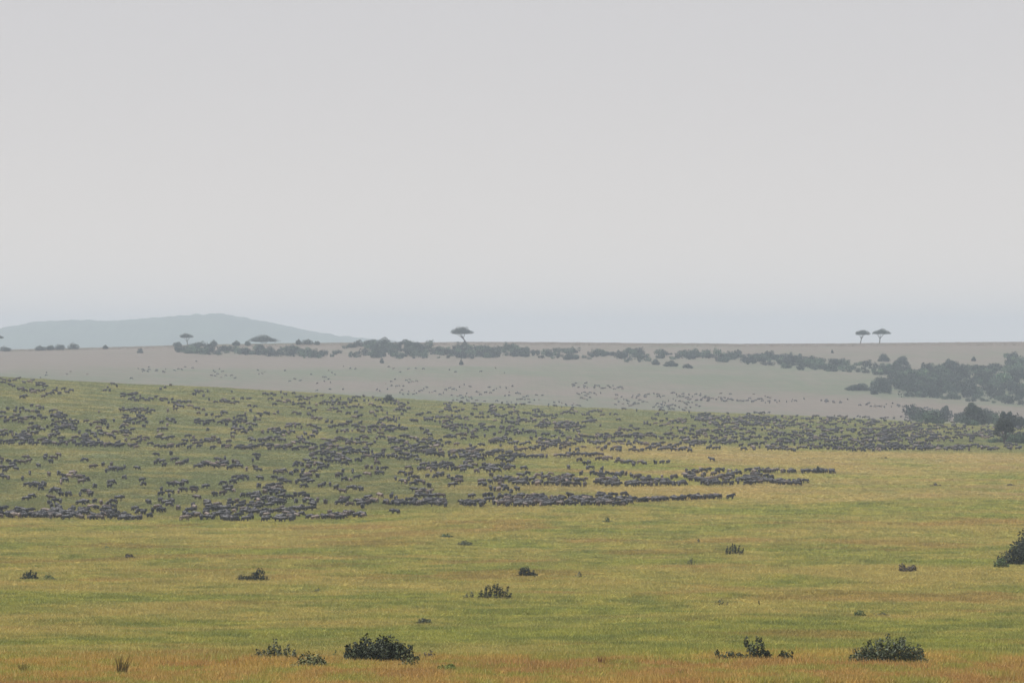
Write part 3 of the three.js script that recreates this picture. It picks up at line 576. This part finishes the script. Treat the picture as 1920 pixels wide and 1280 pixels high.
// ------------------------------------------------------------------ grass
{
  const blades = (seed, n, spread, wide) => {
    const rng = mulberry(seed), pos = [], col = [];
    for (let k = 0; k < n; k++) {
      const a = rng() * 6.283, r = Math.sqrt(rng()) * spread, x = Math.cos(a) * r, z = Math.sin(a) * r, h = 0.45 + 0.6 * rng(), lx = 0.1 + (rng() - 0.45) * 0.7, lz = (rng() - 0.5) * 0.6, f = rng() * 6.283, wx = Math.cos(f) * wide, wz = Math.sin(f) * wide, t = 0.78 + 0.44 * rng();
      pos.push(x - wx, -0.08, z - wz, x + wx, -0.08, z + wz, x + lx * 0.4 + wx * 0.8, h * 0.6, z + lz * 0.4 + wz * 0.8, x + lx * 0.4 + wx * 0.8, h * 0.6, z + lz * 0.4 + wz * 0.8, x - wx, -0.08, z - wz, x + lx, h, z + lz);
      for (let i = 0; i < 6; i++) col.push(t, t, t * 0.95);
    }
    return geom(pos, null, col);
  };
  const mat = new THREE.MeshPhysicalMaterial({ vertexColors: true, roughness: 1, transmission: 0.35, thickness: 0, side: THREE.DoubleSide });
  const kinds = [blades(11, 15, 0.34, 0.016), blades(12, 15, 0.38, 0.016), blades(13, 13, 0.34, 0.018)];
  const bands = [                                             // name, from, to, tufts per square metre at 250 m, height, label
    ['front_grass', 222, 292, 11, 0.66, 'dry rusty straw grass of the rise in front'],
    ['plain_grass', 284, 960, 13, 0.5, 'green and straw coloured grass of the plain before the herd'],
    ['slope_grass', 940, 2150, 10, 0.42, 'short grazed grass among the herd'],
    ['ridge_grass', 4060, 4230, 9, 0.5, 'dry grass fringe along the far ridge line'],
  ];
  const rng = mulberry(909), m = new THREE.Matrix4(), qt = new THREE.Quaternion(), c = new THREE.Color(), sc = V(), at = V();
  for (const [name, d0, d1, per, high, label] of bands) {
    const lists = kinds.map(() => []), n = Math.round(per * 62500 * (0.248 * Math.log(d1 / d0) + 80 * (1 / d0 - 1 / d1)));
    for (let k = 0; k < n; k++) { let d; do d = d0 * (d1 / d0) ** rng(); while (rng() > (0.124 + 40 / d) / (0.124 + 40 / d0)); lists[k % 3].push([(rng() * 2 - 1) * (d * 0.124 + 40), d]); }
    const root = new THREE.Group();
    kinds.forEach((g, v) => {
      const im = new THREE.InstancedMesh(g, mat, lists[v].length); im.name = 'grass_blades';
      lists[v].forEach(([x, d], i) => {
        const s = high * (0.55 + 0.9 * fbm(x / 9 + 8, d / 9 + 3, 2)) * (0.65 + 0.7 * rng()), w = (0.8 + 0.5 * rng()) * (Math.min(d, 2600) / 250) ** 0.72;
        im.setMatrixAt(i, m.compose(at.set(x, heightAt(x, d), -d), qt.setFromAxisAngle(Y, (rng() - 0.5) * 1.6 + (rng() < 0.3 ? 3.1 : 0)), sc.set(w, s, w)));
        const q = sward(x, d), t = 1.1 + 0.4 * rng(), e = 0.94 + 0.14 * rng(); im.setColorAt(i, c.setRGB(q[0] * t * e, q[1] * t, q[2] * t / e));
      });
      root.add(im);
    });
    put(tag(root, label, 'grass', null, 'stuff'), name);
    console.log(name, n);
  }
}

// ------------------------------------------------------------------ a bird far up in the haze
{
  const p = [], wing = (s) => p.push(0.1, 0, 0.03 * s, 0.06, 0.1, 0.32 * s, -0.06, 0.1, 0.3 * s, 0.1, 0, 0.03 * s, -0.06, 0.1, 0.3 * s, -0.1, 0, 0.03 * s, 0.06, 0.1, 0.32 * s, 0.0, -0.06, 0.66 * s, -0.06, 0.1, 0.3 * s);
  wing(1); wing(-1);
  const body = limbGeometry([[0.26, 0.02, 0], [0.1, 0.0, 0], [-0.16, 0, 0], [-0.36, 0.0, 0]], 0.05, 0.03, 6, 6), g = mergeGeometries([body.toNonIndexed(), geom(p, null, null)]);
  const bird = new THREE.Mesh(g, new THREE.MeshStandardMaterial({ color: new THREE.Color().setRGB(0.03, 0.028, 0.026), roughness: 0.8, side: THREE.DoubleSide }));
  const d = 1900; bird.position.set(xOf(1884, d), EYE + (HORIZON - 436) * d / F, -d); bird.rotation.set(0, 1.2, 0.1);
  put(tag(bird, 'tiny dark bird gliding alone in the pale sky', 'bird'), 'bird');
}
renderer.render(scene, camera);
